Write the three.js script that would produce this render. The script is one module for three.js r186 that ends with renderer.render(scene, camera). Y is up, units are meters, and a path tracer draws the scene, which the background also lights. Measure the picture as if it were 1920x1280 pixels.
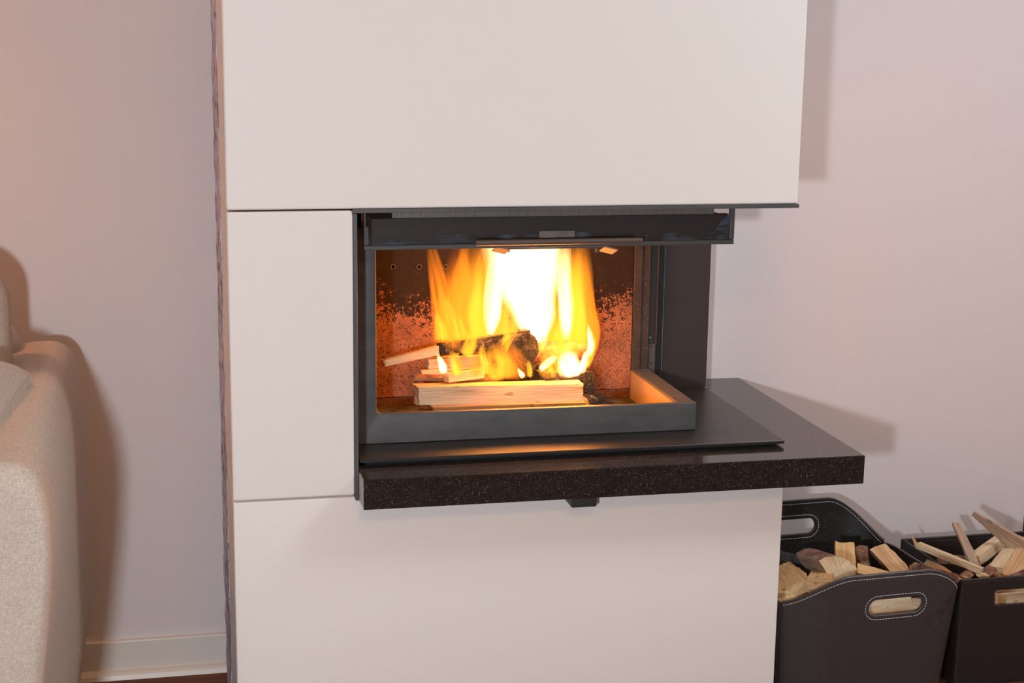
import * as THREE from 'three';
import { RoundedBoxGeometry } from 'three/addons/geometries/RoundedBoxGeometry.js';
import { TessellateModifier } from 'three/addons/modifiers/TessellateModifier.js';
import { mergeGeometries, mergeVertices, toCreasedNormals } from 'three/addons/utils/BufferGeometryUtils.js';
import { RectAreaLightUniformsLib } from 'three/addons/lights/RectAreaLightUniformsLib.js';

// ---------------------------------------------------------------- camera, light, exposure
const scene = new THREE.Scene();
scene.background = new THREE.Color(0x000000);
const renderer = new THREE.WebGLRenderer({ antialias: true });
renderer.toneMapping = THREE.LinearToneMapping;
renderer.toneMappingExposure = 1.0;
renderer.shadowMap.enabled = true;
RectAreaLightUniformsLib.init();

const FPX = 2912.89, CAM = new THREE.Vector3(-0.1006, 1.4287, 2.7324);
const camera = new THREE.PerspectiveCamera(2 * Math.atan(640 / FPX) * 180 / Math.PI, 1.5, 0.05, 50);
camera.position.copy(CAM);
camera.rotation.set(-0.19993, -0.22046, 0.01378, 'YXZ');
camera.updateMatrixWorld();

// main soft flash, a little left of and below the camera
const FLASH = new THREE.Vector3(-0.44, 1.155, 2.8);
const FLASH_CD = 11.8, CEIL_W = [21, 18], SCONCE_CD = 1.1, FIRE_CD = 0.44;
const flashLight = new THREE.SpotLight(new THREE.Color().setRGB(0.89, 0.985, 1.08), FLASH_CD, 0, 1.15, 0.6, 2);
flashLight.position.copy(FLASH);
flashLight.target.position.set(0.6, 0.75, -0.2);
flashLight.castShadow = true; flashLight.shadow.radius = 2.6; flashLight.shadow.mapSize.set(2048, 2048);
scene.add(flashLight, flashLight.target);

// white and amber ceiling panels, added as fill with no known fixture
const CEIL = [[2.05, 0.9], [0.2, 2.9]];
const CEIL_COLOR = [new THREE.Color().setRGB(0.92, 1, 1.06), new THREE.Color().setRGB(1, 0.54, 0.16)];
CEIL.forEach(([x, z], i) => {
  const l = new THREE.RectAreaLight(CEIL_COLOR[i], CEIL_W[i], 0.58, 0.58);
  l.position.set(x, 2.452, z); l.lookAt(x, 0, z); scene.add(l);
});

// ---------------------------------------------------------------- helpers
function rng(seed) { let s = seed >>> 0; return () => { s = (s + 0x6D2B79F5) | 0; let t = Math.imul(s ^ (s >>> 15), 1 | s); t = (t + Math.imul(t ^ (t >>> 7), 61 | t)) ^ t; return ((t ^ (t >>> 14)) >>> 0) / 4294967296; }; }
function hash(x, y, z = 0) { let h = Math.imul(x | 0, 374761393) ^ Math.imul(y | 0, 668265263) ^ Math.imul(z | 0, 1442695041); h = Math.imul(h ^ (h >>> 13), 1274126177); return ((h ^ (h >>> 16)) >>> 0) / 4294967296; }
const sm = (t) => t * t * (3 - 2 * t);
const lerp = (a, b, t) => a + (b - a) * t;
const clamp = (x, a = 0, b = 1) => Math.min(b, Math.max(a, x));
const ss = (a, b, x) => sm(clamp((x - a) / (b - a)));
// tileable value noise: period (px, py)
function noise(x, y, seed, px = 4096, py = 4096) {
  const xi = Math.floor(x), yi = Math.floor(y), fx = sm(x - xi), fy = sm(y - yi), m = (a, n) => ((a % n) + n) % n;
  const h = (i, j) => hash(m(xi + i, px), m(yi + j, py), seed);
  return lerp(lerp(h(0, 0), h(1, 0), fx), lerp(h(0, 1), h(1, 1), fx), fy);
}
function fbm(u, v, fx, fy, oct, seed) { let s = 0, a = 0.5, t = 0; for (let o = 0; o < oct; o++) { s += a * noise(u * fx, v * fy, seed + o * 17, fx, fy); t += a; a *= 0.5; fx *= 2; fy *= 2; } return s / t; }
function tex(w, h, fn, srgb = true, repeat = true) {
  const d = new Uint8Array(w * h * 4), c = [0, 0, 0, 1];
  for (let j = 0; j < h; j++) for (let i = 0; i < w; i++) {
    c[3] = 1; fn((i + 0.5) / w, (j + 0.5) / h, c, i, j);
    const k = (j * w + i) * 4;
    for (let q = 0; q < 4; q++) d[k + q] = Math.round(255 * clamp(c[q]));
  }
  const t = new THREE.DataTexture(d, w, h, THREE.RGBAFormat);
  t.magFilter = THREE.LinearFilter; t.minFilter = THREE.LinearMipmapLinearFilter; t.generateMipmaps = true;
  t.wrapS = t.wrapT = repeat ? THREE.RepeatWrapping : THREE.ClampToEdgeWrapping;
  if (srgb) t.colorSpace = THREE.SRGBColorSpace;
  t.needsUpdate = true; return t;
}
const grey = (c, v) => { c[0] = c[1] = c[2] = v; };
// metre uv by dominant axis, s metres per tile
function boxUV(g, s = 1, turn = false) {
  g = g.index ? g.toNonIndexed() : g; g.computeBoundingBox();
  const p = g.attributes.position, n = g.attributes.normal, uv = new Float32Array(p.count * 2);
  for (let i = 0; i < p.count; i += 3) {
    const ax = Math.abs(n.getX(i) + n.getX(i + 1) + n.getX(i + 2)), ay = Math.abs(n.getY(i) + n.getY(i + 1) + n.getY(i + 2)), az = Math.abs(n.getZ(i) + n.getZ(i + 1) + n.getZ(i + 2));
    for (let k = i; k < i + 3; k++) {
      const x = p.getX(k), y = p.getY(k), z = p.getZ(k);
      let a, b; if (ax >= ay && ax >= az) { a = z; b = y; } else if (ay >= az) { a = x; b = z; } else { a = x; b = y; }
      uv[2 * k] = (turn ? b : a) / s; uv[2 * k + 1] = (turn ? a : b) / s;
    }
  }
  g.setAttribute('uv', new THREE.BufferAttribute(uv, 2)); return g;
}
const names = new Map();
function numbered(n) { const k = names.get(n) || 0; names.set(n, k + 1); return k ? `${n}_${String(k).padStart(3, '0')}` : n; }
function mesh(name, geo, mat, parent = scene) {
  const m = new THREE.Mesh(geo, mat); m.name = parent === scene ? numbered(name) : name; m.castShadow = m.receiveShadow = true; parent.add(m); return m;
}
function tag(o, label, category, group) { o.userData.label = label; o.userData.category = category; if (group) o.userData.group = group; return o; }
function thing(name, label, category, pos = [0, 0, 0], group) { const o = new THREE.Group(); o.name = numbered(name); o.position.set(...pos); scene.add(o); return tag(o, label, category, group); }
function structure(o, label) { o.userData.kind = 'structure'; if (label) o.userData.label = label; return o; }
// box from corners, rounded, uv in metres
function bx(x0, x1, y0, y1, z0, z1, r = 0, s = 1, seg = 2) {
  const w = Math.abs(x1 - x0), h = Math.abs(y1 - y0), d = Math.abs(z1 - z0);
  r = Math.min(r, w / 2.05, h / 2.05, d / 2.05);
  const g = r > 0 ? new RoundedBoxGeometry(w, h, d, seg, r) : new THREE.BoxGeometry(w, h, d);
  g.translate((x0 + x1) / 2, (y0 + y1) / 2, (z0 + z1) / 2); return boxUV(g, s);
}
function cyl(a, b, r0, r1 = r0, seg = 16, open = false) {
  const A = new THREE.Vector3(...a), B = new THREE.Vector3(...b), d = B.clone().sub(A), g = new THREE.CylinderGeometry(r1, r0, d.length(), seg, 1, open);
  g.applyQuaternion(new THREE.Quaternion().setFromUnitVectors(new THREE.Vector3(0, 1, 0), d.normalize())); g.translate((A.x + B.x) / 2, (A.y + B.y) / 2, (A.z + B.z) / 2); return g.toNonIndexed();
}
function extrude(pts, depth, { bevel = 0, holes = [], curve = 12, bseg = 2 } = {}) {
  const s = pts.isShape ? pts : new THREE.Shape(pts.map((p) => new THREE.Vector2(...p)));
  for (const h of holes) s.holes.push(h);
  return new THREE.ExtrudeGeometry(s, { depth, bevelEnabled: bevel > 0, bevelSize: bevel, bevelThickness: bevel, bevelOffset: -bevel, bevelSegments: bseg, curveSegments: curve });
}
// photo pixel -> world point on a plane z = const or y = const
function P(px, py, pl) {
  const d = new THREE.Vector3((px - 960) / FPX, -(py - 640) / FPX, -1).applyQuaternion(camera.quaternion);
  const t = pl.z !== undefined ? (pl.z - CAM.z) / d.z : pl.y !== undefined ? (pl.y - CAM.y) / d.y : (pl.x - CAM.x) / d.x;
  return CAM.clone().addScaledVector(d, t);
}

// ---------------------------------------------------------------- materials
const std = (o) => new THREE.MeshStandardMaterial(o), phy = (o) => new THREE.MeshPhysicalMaterial(o);
const lin = (r, g, b) => new THREE.Color().setRGB(r, g, b);
const plasterBump = tex(512, 512, (u, v, c) => grey(c, fbm(u, v, 24, 24, 4, 3)), false);
const M = {};
M.wall = std({ color: lin(0.725, 0.655, 0.645), roughness: 0.85, bumpMap: plasterBump, bumpScale: 0.0006 });
M.ceiling = std({ color: lin(0.82, 0.8, 0.77), roughness: 0.9 });
M.trim = phy({ color: lin(0.74, 0.69, 0.63), roughness: 0.38, clearcoat: 0.3, clearcoatRoughness: 0.25 });
M.panel = std({ color: lin(0.87, 0.825, 0.785), roughness: 0.55, bumpMap: plasterBump, bumpScale: 0.0002 });
M.masonry = std({ map: tex(512, 512, (u, v, c) => { const n = fbm(u, v, 16, 16, 5, 11), m = fbm(u, v, 60, 60, 2, 5); const k = 0.78 + 0.3 * (n - 0.5) + 0.16 * (m - 0.5) - (n < 0.36 ? 0.25 : 0); c[0] = k * 0.97; c[1] = k * 0.95; c[2] = k * 1.03; }), roughness: 0.95, bumpMap: tex(512, 512, (u, v, c) => grey(c, fbm(u, v, 16, 16, 5, 11)), false), bumpScale: 0.004 });
M.blackSteel = std({ color: lin(0.03, 0.03, 0.032), roughness: 0.5, metalness: 0.0 });
M.deepBlack = std({ color: lin(0.01, 0.01, 0.0105), roughness: 0.6 });
const scuff = tex(512, 512, (u, v, c) => { const n = fbm(u, v, 6, 30, 4, 21), m = fbm(u, v, 8, 8, 4, 9); const k = 0.33 + 0.05 * (n - 0.5) + 0.06 * (m - 0.5); c[0] = k; c[1] = k * 1.005; c[2] = k * 1.02; });
M.greySteel = std({ map: scuff, roughness: 0.48, metalness: 0.15 });
M.wornSteel = std({ map: tex(512, 128, (u, v, c) => { const n = fbm(u, v, 40, 6, 4, 31); const k = n > 0.58 ? 0.5 : 0.28; grey(c, k); }), roughness: 0.45, metalness: 0.3 });
M.plate = phy({ color: lin(0.02, 0.0175, 0.0165), roughness: 0.4, metalness: 0.0, clearcoat: 0.25, clearcoatRoughness: 0.3 });
M.bronze = std({ color: lin(0.13, 0.1, 0.088), roughness: 0.36, metalness: 0.2 });
M.bareSteel = std({ map: tex(256, 256, (u, v, c) => { const k = 0.44 + 0.18 * (fbm(u, v, 50, 4, 3, 41) - 0.5); c[0] = k; c[1] = k * 0.98; c[2] = k * 0.95; }), roughness: 0.5, metalness: 0.35 });
// speckled dark granite
const graniteR = rng(77);
const specks = []; for (let i = 0; i < 5200; i++) specks.push([graniteR(), graniteR(), 0.35 + graniteR() * 1.15, 0.25 + 0.75 * Math.pow(graniteR(), 2), graniteR()]);
const graniteTex = (() => {
  const N = 1024, a = new Float32Array(N * N);
  for (const [x, y, r, b] of specks) { const X = x * N, Y = y * N, R = r * 2.0; for (let j = -4; j <= 4; j++) for (let i = -4; i <= 4; i++) { const d = Math.hypot(i - (X % 1), (j - (Y % 1)) * (0.7 + b)) / R; if (d < 1) { const k = (((Y | 0) + j + N) % N) * N + (((X | 0) + i + N) % N); a[k] = Math.max(a[k], b * (1 - d * d * 0.6)); } } }
  return tex(N, N, (u, v, c, i, j) => { const s = a[j * N + i], n = fbm(u, v, 40, 40, 3, 4); const k = 0.135 + 0.07 * (n - 0.5); c[0] = k * 1.06 + s * 0.62; c[1] = k * 0.97 + s * 0.62; c[2] = k * 0.92 + s * 0.6; });
})();
M.granite = phy({ map: graniteTex, roughness: 0.08, ior: 1.62 });
M.graniteHoned = std({ map: graniteTex, roughness: 0.38 });
M.chip = std({ color: lin(0.5, 0.45, 0.43), roughness: 0.7 });
// fire board with soot: blotched ceramic board, dark sooty crust with a speckled ragged border
function fireBoard(seed, sootFrom, sootSpeck) {
  return tex(1024, 1024, (u, v, c) => {
    const n = fbm(u, v, 10, 10, 4, seed), f = fbm(u, v, 190, 190, 2, seed + 3), m = fbm(u, v, 40, 40, 3, seed + 8);
    let k = 0.57 + 0.2 * (n - 0.5) + 0.24 * (f - 0.5);
    const e = clamp((v + 0.22 * (n - 0.5) - sootFrom + 0.36) / 0.56), t = 0.18 + 0.5 * f + 0.3 * m;   // soot settles as grains that close up into a crust
    const soot = Math.max(ss(t - 0.06, t + 0.06, e + 0.12), f < 0.26 ? sootSpeck : 0);
    const q = lerp(k, 0.125 + 0.05 * m, soot);
    c[0] = q; c[1] = q * lerp(0.66, 0.68, soot); c[2] = q * lerp(0.48, 0.5, soot);
  });
}
M.boardBack = std({ map: fireBoard(101, 0.61, 0.7), roughness: 0.95 });
M.boardLow = std({ map: tex(512, 512, (u, v, c) => { const n = fbm(u, v, 8, 8, 4, 61), f = fbm(u, v, 120, 120, 2, 62); const k = 0.42 + 0.16 * (n - 0.5) + 0.24 * (f - 0.5); c[0] = k; c[1] = k * 0.68; c[2] = k * 0.52; }), roughness: 0.95 });
M.sootSteel = std({ map: tex(512, 512, (u, v, c) => { const n = fbm(u, v, 8, 8, 4, 71), f = fbm(u, v, 100, 100, 2, 72); const k = 0.22 + 0.1 * (n - 0.5) + (f > 0.78 ? 0.14 : 0); c[0] = k; c[1] = k * 0.9; c[2] = k * 0.84; }), roughness: 0.85 });
M.firelitTone = std({ color: lin(0.3, 0.22, 0.16), roughness: 0.7 });  // steel tone lightened and warmed to look firelit
M.ash = std({ map: tex(512, 512, (u, v, c) => { const k = 0.34 + 0.5 * (fbm(u, v, 40, 40, 4, 81) - 0.5); c[0] = k; c[1] = k * 0.97; c[2] = k * 0.93; }), roughness: 1 });
// wood, u along the grain (1 tile = 0.25 m)
function woodTex(seed, base, dark, contrast) {
  return tex(512, 512, (u, v, c) => {
    const w = fbm(u, v, 2, 7, 3, seed), g = fbm(u, v + 0.05 * w, 4, 64, 3, seed + 1), f = fbm(u, v, 8, 200, 2, seed + 2), k = clamp(0.55 * g + 0.25 * f + 0.3 * w, 0, 1);
    const t = clamp((k - 0.35) * contrast); for (let q = 0; q < 3; q++) c[q] = lerp(base[q], dark[q], t);
    const knot = noise(u * 9, v * 13, seed + 5, 9, 13); if (knot > 0.93) for (let q = 0; q < 3; q++) c[q] *= 0.8;
  });
}
const woodBump = tex(512, 512, (u, v, c) => grey(c, 0.6 * fbm(u, v, 4, 60, 3, 201) + 0.4 * fbm(u, v, 10, 180, 2, 205)), false);
const W = (seed, b, d, ct) => std({ map: woodTex(seed, b, d, ct), roughness: 0.8, bumpMap: woodBump, bumpScale: 0.0022 });
M.woodPale = W(301, [0.90, 0.80, 0.66], [0.74, 0.60, 0.45], 1.6);
M.woodTan = W(311, [0.86, 0.70, 0.52], [0.68, 0.49, 0.33], 1.7);
M.woodGold = W(321, [0.90, 0.73, 0.51], [0.75, 0.54, 0.34], 1.5);
M.woodGrey = W(331, [0.76, 0.65, 0.55], [0.56, 0.44, 0.35], 1.8);
M.endGrain = std({ map: tex(256, 256, (u, v, c) => { const n = fbm(u, v, 30, 30, 3, 341), w = 0.5 + 0.5 * Math.sin(60 * Math.hypot(u - 0.5, v + 0.6) + 3 * n); const k = 0.74 + 0.12 * (n - 0.5) + 0.07 * w; c[0] = k * 1.12; c[1] = k * 0.93; c[2] = k * 0.68; }), roughness: 0.9, bumpMap: woodBump, bumpScale: 0.001 });
const barkT = tex(512, 512, (u, v, c) => { const n = fbm(u, v, 12, 10, 4, 351), f = fbm(u, v, 60, 24, 3, 352); let k = 0.42 + 0.4 * (n - 0.5) + 0.25 * (f - 0.5); c[0] = k * 1.25; c[1] = k * 0.83; c[2] = k * 0.66; if (n > 0.62) { c[0] = k * 1.05; c[1] = k * 0.9; c[2] = k * 0.8; } });
M.bark = std({ map: barkT, roughness: 0.9, bumpMap: tex(512, 512, (u, v, c) => grey(c, fbm(u, v, 12, 10, 4, 351)), false), bumpScale: 0.006 });
const charB = tex(512, 512, (u, v, c) => { const a = Math.abs(fbm(u, v, 14, 30, 3, 361) - 0.5) * 2, b = Math.abs(fbm(u, v, 30, 12, 2, 365) - 0.5) * 2; grey(c, clamp(Math.min(a, b) * 4)); }, false);
M.char = std({ map: tex(512, 512, (u, v, c) => { const n = fbm(u, v, 20, 30, 4, 371); const k = 0.16 + 0.12 * (n - 0.5) + (n > 0.66 ? 0.16 : 0); c[0] = k * 1.02; c[1] = k; c[2] = k; }), roughness: 0.85, bumpMap: charB, bumpScale: 0.004 });
M.darkBark = std({ map: tex(256, 256, (u, v, c) => { const k = 0.2 + 0.14 * (fbm(u, v, 30, 16, 4, 381) - 0.5); grey(c, k); }), roughness: 0.9, bumpMap: charB, bumpScale: 0.003 });
// leather
const leatherBump = tex(512, 512, (u, v, c) => { const a = fbm(u, v, 70, 70, 3, 401); grey(c, a); }, false);
M.leather = phy({ color: lin(0.042, 0.036, 0.037), roughness: 0.5, bumpMap: leatherBump, bumpScale: 0.0004, clearcoat: 0.5, clearcoatRoughness: 0.42 });
M.leatherIn = std({ map: tex(1024, 1024, (u, v, c) => { const n = fbm(u, v, 90, 60, 2, 411), m = fbm(u, v, 6, 6, 3, 412); const k = 0.07 + 0.05 * (m - 0.5); c[0] = k; c[1] = k * 0.95; c[2] = k * 0.92; if (n > 0.86 && m > 0.42) { c[0] = 0.62; c[1] = 0.5; c[2] = 0.36; } }), roughness: 0.6 });
M.leatherBox = phy({ color: lin(0.018, 0.0125, 0.0115), roughness: 0.5, bumpMap: leatherBump, bumpScale: 0.0004 });
M.thread = std({ color: lin(0.72, 0.68, 0.62), roughness: 0.8 });
M.threadDark = std({ color: lin(0.07, 0.055, 0.05), roughness: 0.8 });
// woven sofa fabric
const weave = (seed, base, amp) => tex(512, 512, (u, v, c, i, j) => { const a = fbm(u, v, 24, 256, 2, seed), b = fbm(u, v, 256, 24, 2, seed + 4), p = ((i >> 1) + (j >> 1)) & 1 ? 0.03 : -0.03; const k = 1 + amp * (a + b - 1) + p; for (let q = 0; q < 3; q++) c[q] = base[q] * k; });
const weaveBump = tex(512, 512, (u, v, c, i, j) => grey(c, 0.5 + 0.3 * (fbm(u, v, 200, 40, 2, 7) - 0.5) + (((i >> 1) + (j >> 1)) & 1 ? 0.2 : -0.2)), false);
const fab = (seed, b) => phy({ map: weave(seed, b, 0.26), roughness: 0.95, bumpMap: weaveBump, bumpScale: 0.0003, sheen: 0.25, sheenRoughness: 0.6, sheenColor: lin(0.6, 0.55, 0.5) });
M.sofa = fab(501, [0.78, 0.73, 0.68]);
M.cushion = fab(511, [0.77, 0.72, 0.68]);
M.floor = [0, 1, 2, 3].map((i) => phy({ map: woodTex(601 + i * 9, [[0.46, 0.24, 0.11], [0.42, 0.21, 0.1], [0.48, 0.26, 0.12], [0.4, 0.2, 0.09]][i], [0.28, 0.13, 0.06], 1.7), roughness: 0.65 }));
M.white = std({ color: lin(0.8, 0.8, 0.78), roughness: 0.5 });

// ---------------------------------------------------------------- the room
const ZW = -0.625, XL = -2.4, XR = 2.7, ZF = 4.4, YC = 2.5;
structure(mesh('wall_rear', bx(XL - 0.1, XR + 0.1, 0, YC, ZW - 0.1, ZW, 0, 1), M.wall), 'pale painted wall behind the fireplace');
structure(mesh('wall_left', bx(XL - 0.1, XL, 0, YC, ZW, ZF, 0, 1), M.wall));
structure(mesh('wall_right', bx(XR, XR + 0.1, 0, YC, ZW, ZF, 0, 1), M.wall));
structure(mesh('wall_front', bx(XL - 0.1, XR + 0.1, 0, YC, ZF, ZF + 0.1, 0, 1), M.wall));
structure(mesh('ceiling', bx(XL - 0.1, XR + 0.1, YC, YC + 0.1, ZW - 0.1, ZF + 0.1, 0, 1), M.ceiling));
{
  const f = new THREE.Group(); f.name = 'floor'; scene.add(f); structure(f, 'brown varnished wooden plank floor');
  mesh('subfloor', bx(XL - 0.1, XR + 0.1, -0.1, -0.016, ZW - 0.1, ZF + 0.1), M.floor[3], f);
  const r = rng(5), pw = 0.14; let row = 0;
  for (let z = ZW; z < ZF - 0.01; z += pw, row++) {
    let x = XL - r() * 0.9;
    while (x < XR) {
      const L = 1.5 + r() * 0.7, x0 = Math.max(x, XL) + 0.0006, x1 = Math.min(x + L, XR) - 0.0006;
      if (x1 - x0 > 0.03) {
        const g = bx(x0, x1, -0.016, 0, z + 0.0005, Math.min(z + pw, ZF) - 0.0005, 0.0015, 0.5, 1), uv = g.attributes.uv, o = r();
        for (let i = 0; i < uv.count; i++) uv.setXY(i, uv.getX(i) + o, uv.getY(i) + o * 3);
        mesh('plank', g, M.floor[(row * 3 + Math.floor(r() * 4)) % 4], f);
      }
      x += L;
    }
  }
}
function baseboard(name, x0, x1) {
  const g = new THREE.Group(); g.name = name; scene.add(g); structure(g, 'cream skirting board with a rounded bead at its foot');
  mesh('board', bx(x0, x1, 0, 0.0845, ZW, ZW + 0.013, 0.003), M.trim, g);
  const q = new THREE.Shape(); q.moveTo(0, 0); q.lineTo(0.018, 0); q.absarc(0, 0, 0.018, 0, Math.PI / 2); q.lineTo(0, 0);
  const e = toCreasedNormals(new THREE.ExtrudeGeometry(q, { depth: x1 - x0, bevelEnabled: false, curveSegments: 10 }), 0.6);
  e.rotateY(-Math.PI / 2); e.scale(1, 1, 1); // profile now in z-y, length along -x
  e.translate(x1, 0, ZW + 0.013);
  mesh('bead', e, M.trim, g);
}
baseboard('baseboard_rear_left', XL, 0.012); baseboard('baseboard_rear_right', 1.075, XR);

// room lamps and added ceiling fill panels (outside the picture)
CEIL.forEach(([x, z], i) => {
  const t = thing('ceiling_fill_light', i ? 'square amber fill light panel added on the ceiling above the middle of the room' : 'square white fill light panel added on the ceiling near the right wall', 'light', [x, 2.5, z], 'added ceiling fill panels');
  mesh('frame', bx(-0.32, 0.32, -0.04, 0, -0.32, 0.32, 0.006), M.white, t);
  mesh('diffuser', bx(-0.29, 0.29, -0.046, -0.04, -0.29, 0.29), std({ color: 0xffffff, emissive: CEIL_COLOR[i], emissiveIntensity: 0.9 }), t);
});
{
  const t = thing('wall_sconce', 'warm wall lamp with cream drum shade on wall above sofa', 'lamp', [-1.0, 1.78, ZW]);
  mesh('back_plate', cyl([0, 0, 0], [0, 0, 0.015], 0.05, 0.05, 24), M.bronze, t);
  mesh('arm', cyl([0, 0, 0.015], [0, 0, 0.13], 0.008), M.bronze, t);
  mesh('shade', new THREE.CylinderGeometry(0.07, 0.09, 0.16, 32, 1, true).translate(0, 0.02, 0.14), phy({ color: lin(0.85, 0.75, 0.6), roughness: 1, transmission: 0.5, thickness: 0, side: THREE.DoubleSide }), t);
  mesh('bulb', new THREE.SphereGeometry(0.025, 16, 12).translate(0, 0.01, 0.14), std({ color: 0xffffff, emissive: lin(1, 0.62, 0.3), emissiveIntensity: 3 }), t);
  const l = new THREE.PointLight(lin(1, 0.38, 0.1), SCONCE_CD); l.position.set(-1.0, 1.79, ZW + 0.14); l.castShadow = true; l.shadow.radius = 1.2; scene.add(l);
}
{
  const t = thing('studio_flash', 'black studio flash head on tripod stand next to the camera', 'flash', [FLASH.x, 0, FLASH.z + 0.02]);
  const y = FLASH.y;
  mesh('head', bx(-0.06, 0.06, y - 0.06, y + 0.06, 0.012, 0.2, 0.01), M.blackSteel, t);
  mesh('diffuser', bx(-0.05, 0.05, y - 0.05, y + 0.05, 0.004, 0.012), std({ color: 0xffffff, emissive: lin(0.9, 0.95, 1.1), emissiveIntensity: 1.5 }), t);
  mesh('pole', cyl([0, 0.3, 0.1], [0, y - 0.06, 0.1], 0.012), M.blackSteel, t);
  for (let k = 0; k < 3; k++) { const a = k * 2.094 + 0.5; mesh('leg', cyl([0.4 * Math.cos(a), 0.008, 0.1 + 0.4 * Math.sin(a)], [0, 0.55, 0.1], 0.009), M.blackSteel, t); }
}

// ---------------------------------------------------------------- fireplace surround (x 0..1.06, front at z 0)
const FW = 1.06, YT = 1.109, XO = 0.2202, YS0 = 0.572, YS1 = 0.6286, ZS = 0.0607, XS = 1.198;
{
  const t = thing('fireplace_surround', 'cream panelled fireplace surround with a corner opening for the fire', 'fireplace');
  const PT = 0.05, e = 0.004;
  mesh('front_panel', bx(0, FW, YT, YC, -PT, 0, e), M.panel, t);
  mesh('front_panel', bx(0, XO, 0.5822, YT - 0.003, -PT, 0, e), M.panel, t);
  { // lower panel with its notch for the hearth slab
    const g = extrude([[0.004, 0.004], [FW - 0.004, 0.004], [FW - 0.004, YS0 - 0.0005 - 0.004], [XO + 0.004, YS0 - 0.0005 - 0.004], [XO - 0.004, 0.579 - 0.004], [0.004, 0.579 - 0.004]].map(([x, y]) => [x, y]), PT - 2 * e);
    const b = new THREE.ExtrudeGeometry(new THREE.Shape([[0, 0], [FW, 0], [FW, YS0 - 0.0005], [XO + 0.004, YS0 - 0.0005], [XO, 0.579], [0, 0.579]].map((p) => new THREE.Vector2(...p))), { depth: PT - 2 * e, bevelEnabled: true, bevelSize: e, bevelThickness: e, bevelOffset: -e, bevelSegments: 3 });
    b.translate(0, 0, -PT + e); mesh('front_panel', boxUV(toCreasedNormals(b, 0.5)), M.panel, t);
  }
  // left side: three cream side panels, then rough masonry to the wall
  for (const [y0, y1] of [[0, 0.579], [0.5822, YT - 0.003], [YT, YC]]) mesh('side_panel', bx(0.001, 0.045, y0, y1, -0.31, -PT - 0.0025, e), M.panel, t);
  { const g = bx(-0.004, 0.06, 0, YC, ZW, -0.312, 0, 0.35); const g2 = new THREE.BoxGeometry(0.064, YC, 0.313, 1, 220, 8); const p = g2.attributes.position; for (let i = 0; i < p.count; i++) if (p.getX(i) < 0) p.setX(i, p.getX(i) - 0.006 * (fbm(p.getY(i) / 2.5 + 0.5, p.getZ(i) + 0.5, 60, 16, 3, 91) - 0.5) + 0.004); g2.translate(0.028, YC / 2, -0.4685); g2.computeVertexNormals(); mesh('masonry_edge', boxUV(g2, 0.35), M.masonry, t); }
  // body behind the panels
  mesh('lower_body', bx(0.06, FW - 0.002, 0, YS0 - 0.001, ZW, -PT - 0.001), M.panel, t);
  mesh('side_body', bx(0.06, XO - 0.004, YS0 + 0.002, YT - 0.003, ZW, -PT - 0.001), M.panel, t);
  mesh('hood_body', bx(0.06, FW - 0.002, YT + 0.001, YC, ZW, -PT - 0.001), M.panel, t);
  mesh('rear_column', bx(0.93, 1.0735, YS1 + 0.0005, YT - 0.008, ZW, -0.5, 0.002), M.panel, t);
  mesh('hood_steel_edge', bx(XO - 0.001, FW + 0.002, YT - 0.0075, YT - 0.0005, -0.6, 0.002, 0.0008), M.greySteel, t);
  mesh('opening_edge', bx(XO + 0.0005, XO + 0.0078, YS0 + 0.0005, YT - 0.008, -0.12, -0.001, 0.001), M.greySteel, t);
  mesh('air_lever', bx(0.618, 0.668, YS0 - 0.021, YS0 - 0.0015, 0.0, 0.05, 0.004), M.blackSteel, t);
}

// granite hearth slab: left front corner is chipped
{
  const t = thing('hearth_slab', 'polished black speckled granite hearth slab under the fire', 'hearth');
  const x0 = 0.2288, b = 0.0016;
  const s = new THREE.Shape([[x0, ZW], [XS, ZW], [XS, ZS], [x0, ZS]].map(([x, z]) => new THREE.Vector2(x, -z)));
  const g = new THREE.ExtrudeGeometry(s, { depth: YS1 - YS0 - 2 * b, bevelEnabled: true, bevelSize: b, bevelThickness: b, bevelOffset: -b, bevelSegments: 2 });
  g.rotateX(-Math.PI / 2); g.translate(0, YS0 + b, 0);
  mesh('slab', boxUV(toCreasedNormals(g, 0.2), 0.32), M.granite, t);
  mesh('sawn_end', bx(x0 - 0.0006, x0, YS0 + 0.003, YS1 - 0.003, 0.001, ZS - 0.002), M.chip, t);
  // pale chipped facet on the corner
  const c = new THREE.BufferGeometry();
  const A = [x0 - 0.0008, YS1 - 0.001, ZS - 0.045], B = [x0 - 0.0008, YS1 - 0.02, ZS + 0.0004], C = [x0 + 0.007, YS1 - 0.009, ZS + 0.0007], D = [x0 + 0.001, YS1 + 0.0007, ZS - 0.03];
  c.setAttribute('position', new THREE.Float32BufferAttribute([...A, ...B, ...C, ...A, ...C, ...D], 3)); c.computeVertexNormals();
  mesh('chipped_corner', c, M.chip, t);
}
const YP = 0.6405, ZP = -0.03, ZPB = -0.493, XP = 1.069;
const plateGeo = (() => { const b = 0.0012, q = [[0.2335, ZP], [XP, ZP], [XP, ZPB], [0.8842, ZPB], [0.8842, -0.1465], [0.2335, -0.1465]].map(([x, z]) => new THREE.Vector2(x, -z)).reverse(); const g = new THREE.ExtrudeGeometry(new THREE.Shape(q), { depth: 0.007 - 2 * b, bevelEnabled: true, bevelSize: b, bevelThickness: b, bevelOffset: -b, bevelSegments: 1 }); g.rotateX(-Math.PI / 2); g.translate(0, YP - 0.007 + b, 0); return boxUV(g); })();
tag(mesh('hearth_plate', plateGeo, M.plate), 'thin black steel floor plate lying on the granite hearth', 'plate');
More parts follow.
